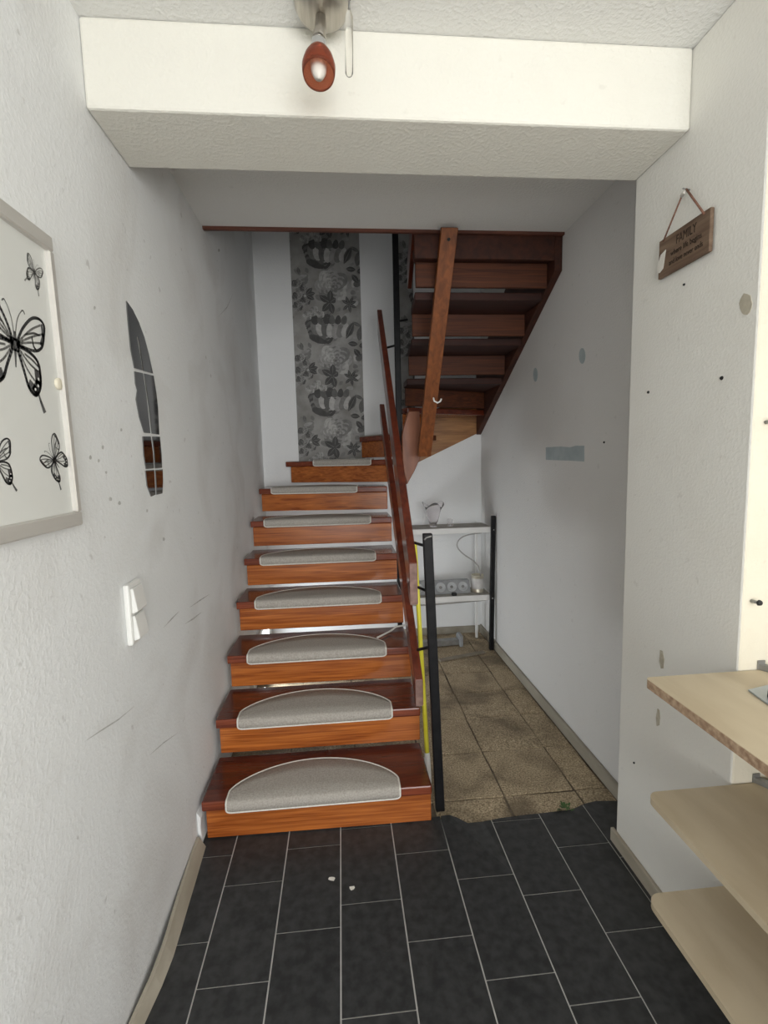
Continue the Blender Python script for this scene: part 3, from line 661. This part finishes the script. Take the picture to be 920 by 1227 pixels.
for u, v, r in [(113,369,1.6),(108,548,2),(118,552,1.6),(127,566,1.4),(132,598,2.2),(143,603,1.8),(123,536,1.8),(145,515,1.5),(196,646,1.8),(176,612,1.5),(262,300,1.5)]:
    patch('x', XL, ov(u, v, r*.8, r*1.3, 8, .2), 'scuff_l', wall_left, .0006, 'scuff_mark')
def plug(axis, val, u, v, r, label, out=-.004, m='hole', grp='wall plugs'):
    c = on(axis, val, u, v); ax = [0, 0, 0]; ax['xyz'.index(axis)] = -1 if out < 0 else 1
    t = B(); lathe(t, [(r*1.0, .0002), (r*1.05, .001), (r*.8, abs(out)), (r*.4, abs(out)*.9), (.0001, abs(out)*.5)], c, ax, 12)
    build('wall_plug', t, M[m], label=label, cat='wall plug', group=grp)
plug('x', XR, 777, 470, .0042, 'black wall plug on the pier below the hanging sign')
plug('x', XR, 865, 453, .0048, 'larger black wall plug on the pier near its outer edge')
plug('x', XR, 820, 341, .0032, 'small dark hole just under the hanging sign')
plug('x', XR, 760, 914, .0035, 'dark hole low on the pier above the lowest board')
plug('x', XR2, 724, 530, .0045, 'dark nail hole beside the blue grey filler patch')
for (u, v, lab) in [(917, 506, 'upper dark screw in the side face of the pier'), (900, 720, 'lower dark screw in the side face of the pier above the boards')]:
    c = on('y', YP, u, v); e = empty('screw', c, lab, 'screw', 'screws in the pier')
    t = B(); tube(t, [c+Vector((0, -.0002, 0)), c+Vector((.002, -.020, .001))], [.0045, .004], 8); build('shank', t, M['metal_dull'], e)
    t = B(); lathe(t, [(.0001, .006), (.006, .005), (.0075, 0), (.0001, -.001)], c+Vector((.002, -.020, .001)), (.1, -1, .05), 12); build('head', t, M['hole'], e)
# white plaster lump where the lowest step meets the wall
t = B(); prism(t, [(XL+.0005, 1.775, z) for z in (.0,)]+[(XL+.017, 1.775, .0), (XL+.012, 1.775, .06), (XL+.015, 1.775, .10), (XL+.0005, 1.775, .125)], (0, .20, 0), .002); build('plaster_lump', t, M['far'], wall_left)

# ------------------------------------------------------------------ rack with things at the far end of the passage
rk = empty('shelf_rack', (.75, 3.58, 0), 'low rack of two white boards on black posts under the stair', 'rack')
ZS1, ZS2, RY0, RY1 = .932, .418, 3.468, 3.70
for zt in (ZS1, ZS2):
    b = build('shelf', box(B(), (.42, RY0, zt-.042), (1.096, RY1, zt), .002), M['shelfwhite'], rk)
    build('dusty_top', box(B(), (.424, RY0+.004, zt+.0002), (1.092, RY1-.004, zt+.0012)), M['shelftop'], b)
for x_, xt in [(1.090, 1.106), (.40, .40)]:
    t = B(); prism(t, [(x_-.016, 3.44, -.003), (x_+.016, 3.44, -.003), (x_+.016, 3.467, -.003), (x_-.016, 3.467, -.003)], (xt-x_ if x_ > 1 else 0, 0, 1.018), .003); pp = build('post', t, M['black'], rk)
    for zz in (ZS1-.02, ZS2-.02):
        f = zz/1.018; t = B(); lathe(t, [(.0001, .003), (.004, .002), (.005, 0)], (x_+(xt-x_)*f, 3.44, zz), (0, -1, 0), 10); build('screw_head', t, M['chrome'], pp)
for x_ in (1.05, .43): build('rear_leg', box(B(), (x_-.009, 3.701, -.003), (x_+.009, 3.722, .94), .002), M['shelfwhite'], rk)
vz = on('y', 3.57, 519, 631); vz.z = ZS1+.0015
def wav(r, h, th): return (r*(1+.16*max(0, (h-.09)/.08)*math.sin(3*th+.6)), h+.02*max(0, (h-.09)/.08)*math.sin(3*th))
t = B(); lathe(t, [(.0001, 0), (.030, 0), (.034, .004), (.026, .012), (.036, .040), (.048, .080), (.053, .110), (.062, .140), (.078, .165), (.076, .168), (.058, .142), (.049, .110), (.044, .080), (.032, .042), (.020, .020), (.0001, .018)], vz, (0,0,1), 40, 0, wav)
build('glass_vase', t, M['glass'], label='clear tulip-shaped glass vase with flared rim on the white rack', cat='vase')
c = on('y', 3.58, 539, 631); t = B(); box(t, (c.x-.018, 3.56, ZS1+.0015), (c.x+.018, 3.60, ZS1+.055), .003, 2); build('glass_cube', t, M['glass'], label='small clear glass block on the upper rack board', cat='glass block')
e = empty('power_strip', (.75, 3.60, ZS2), 'grey socket strip with a row of round outlets on the lower rack board', 'power strip')
t = B(); prism(t, [(.50, 3.53, ZS2+.002), (.50, 3.62, ZS2+.002), (.50, 3.62, ZS2+.095), (.50, 3.575, ZS2+.095)], (.455, 0, 0), .004); build('case', t, M['socket'], e)
nrm = Vector((0, -.9, .435)).normalized()
for k in range(5):
    c = Vector((.555+k*.086, 3.5525, ZS2+.050)); t = B(); lathe(t, [(.036, .0005), (.037, .010), (.030, .012), (.028, .003), (.0001, .003)], c, nrm, 20); o = build('outlet', t, M['socket2'], e)
    t = B(); lathe(t, [(.0001, .007), (.010, .006), (.012, .0032)], c, nrm, 10); build('contact', t, M['metal_dull'], o)
t = B(); box(t, (.80, 3.475, ZS2+.0015), (.835, 3.505, ZS2+.022), .003); build('black_clip', t, M['hole'], label='tiny black block on the front edge of the lower rack board', cat='block')
c = on('y', 3.57, 572, 711); c.z = ZS2+.0015
e = empty('tin_can', c, 'small open tin can with a pale label on the lower rack board', 'can')
t = B(); lathe(t, [(.0001, .001), (.047, 0), (.049, .004), (.047, .007), (.047, .125), (.050, .129), (.047, .132), (.043, .130), (.043, .010), (.0001, .010)], c, (0,0,1), 28); build('body', t, M['tin'], e)
t = B(); lathe(t, [(.0474, .028), (.0476, .030), (.0476, .105), (.0474, .107)], c, (0,0,1), 28); build('label_wrap', t, M['tinlabel'], e)
pts = [(575, 700), (575.5, 688), (573, 679), (567, 672), (558, 666), (551, 660), (547.5, 654), (549, 648), (555, 643), (565, 640), (577, 638.5)]
w3 = [on('y', 3.57, *p) for p in pts]; w3 = [Vector((p.x, 3.57, min(p.z, ZS1-.046))) for p in w3]
t = B(); tube(t, [tuple(p) for p in [Vector((a, 0, b)) + Vector((0, 3.57, 0)) for a, b in smooth([(p.x, p.z) for p in w3], 4)]], .0048, 8)
build('cable', t, M['cable'], label='grey cable curling from the tin can up to the upper board', cat='cable')
t = B(); tube(t, [(.42, 3.50, ZS2-.058), (.60, 3.50, ZS2-.066), (.80, 3.50, ZS2-.060), (1.06, 3.50, ZS2-.048)], .006, 8); tube(t, [(.44, 3.52, ZS2-.050), (.70, 3.52, ZS2-.052), (1.0, 3.52, ZS2-.047)], .005, 8)
build('cable', t, M['cable'], label='pair of grey cables running under the lower rack board', cat='cable')
e = empty('floor_bar', (.75, 3.58, 0), 'grey metal bar with an upright end plate lying below the rack', 'bar')
t = B(); beam(t, (.45, 3.560, .026), (.868, 3.585, .026), (0, .030, 0), (0, 0, .022), .004); build('bar', t, M['metal_dull'], e)
t = B(); prism(t, [(.868, 3.53, -.002), (.868, 3.66, -.002), (.868, 3.66, .060), (.868, 3.62, .085), (.868, 3.53, .085)], (.026, 0, 0), .004); build('end_plate', t, M['socket'], e)
t = B(); beam(t, (.66, 3.30, .004), (1.02, 3.40, .004), (-.005, .018, 0), (0, 0, .006), .002); build('wood_strip', t, M['greywood'], label='loose grey wooden strip on the concrete slabs near the rack', cat='strip')

# ------------------------------------------------------------------ broom handle and scraps on the floor
e = empty('broom_handle', (.345, 1.98, 0), 'yellow broom handle leaning between the stair and the black post', 'handle')
a, b = Vector((.3445, 1.985, -.001)), Vector((.3325, 2.21, 1.065)); d = (b-a)
t = B(); tube(t, [a+d*.135, b-d*.01, b], [.0105, .0105, .006], 12); build('pole', t, M['yellow'], e)
t = B(); tube(t, [a, a+d*.02, a+d*.134], [.008, .0125, .0125], 12); build('sleeve', t, M['white'], e)
for (u, v, s, lab) in [(398, 1053, .012, 'oblong white paint chip on a slate tile'), (422, 1064, .010, 'rounder white paint chip on the slate tile beside a joint')]:
    c = on('z', .0005, u, v); t = B(); plan(t, [(c.x+s*math.cos(k)*random.uniform(.7, 1.2), c.y+s*.8*math.sin(k)*random.uniform(.6, 1.3)) for k in (0, .8, 1.7, 2.5, 3.3, 4.2, 5.2)], .0002, .002)
    build('paint_chip', t, M['paperwhite'], label=lab, cat='paint chip', group='paint chips on the floor')
c = on('z', 0, 676, 969); t = B()
for k in range(16):
    an = random.uniform(0, 6.28); r = random.uniform(.005, .03); p = c+Vector((math.cos(an)*r*1.3, math.sin(an)*r*.7, 0)); q = Vector((math.cos(an), math.sin(an)*.6, .5))*random.uniform(.012, .025); n = Vector((-q.y, q.x, .002)).normalized()*.006
    face(t, [t.verts.new(x) for x in (p-n+Vector((0,0,.001)), p+n+Vector((0,0,.001)), p+q+n*.4, p+q-n*.4)])
build('leaf_scrap', t, M['moss'], label='dark green leaf scrap at the torn edge of the vinyl', cat='leaf')
q = [on('z', tops[2]+.010, 452, 764), on('z', tops[2]+.010, 468, 756)]
t = B(); tube(t, [q[0], q[1], q[1]+Vector((.03, .004, .02)), q[1]+Vector((.085, .004, .026))], .0055, 6); build('metal_strip', t, M['alu'], label='loose bent metal strip lying on the third step', cat='strip')
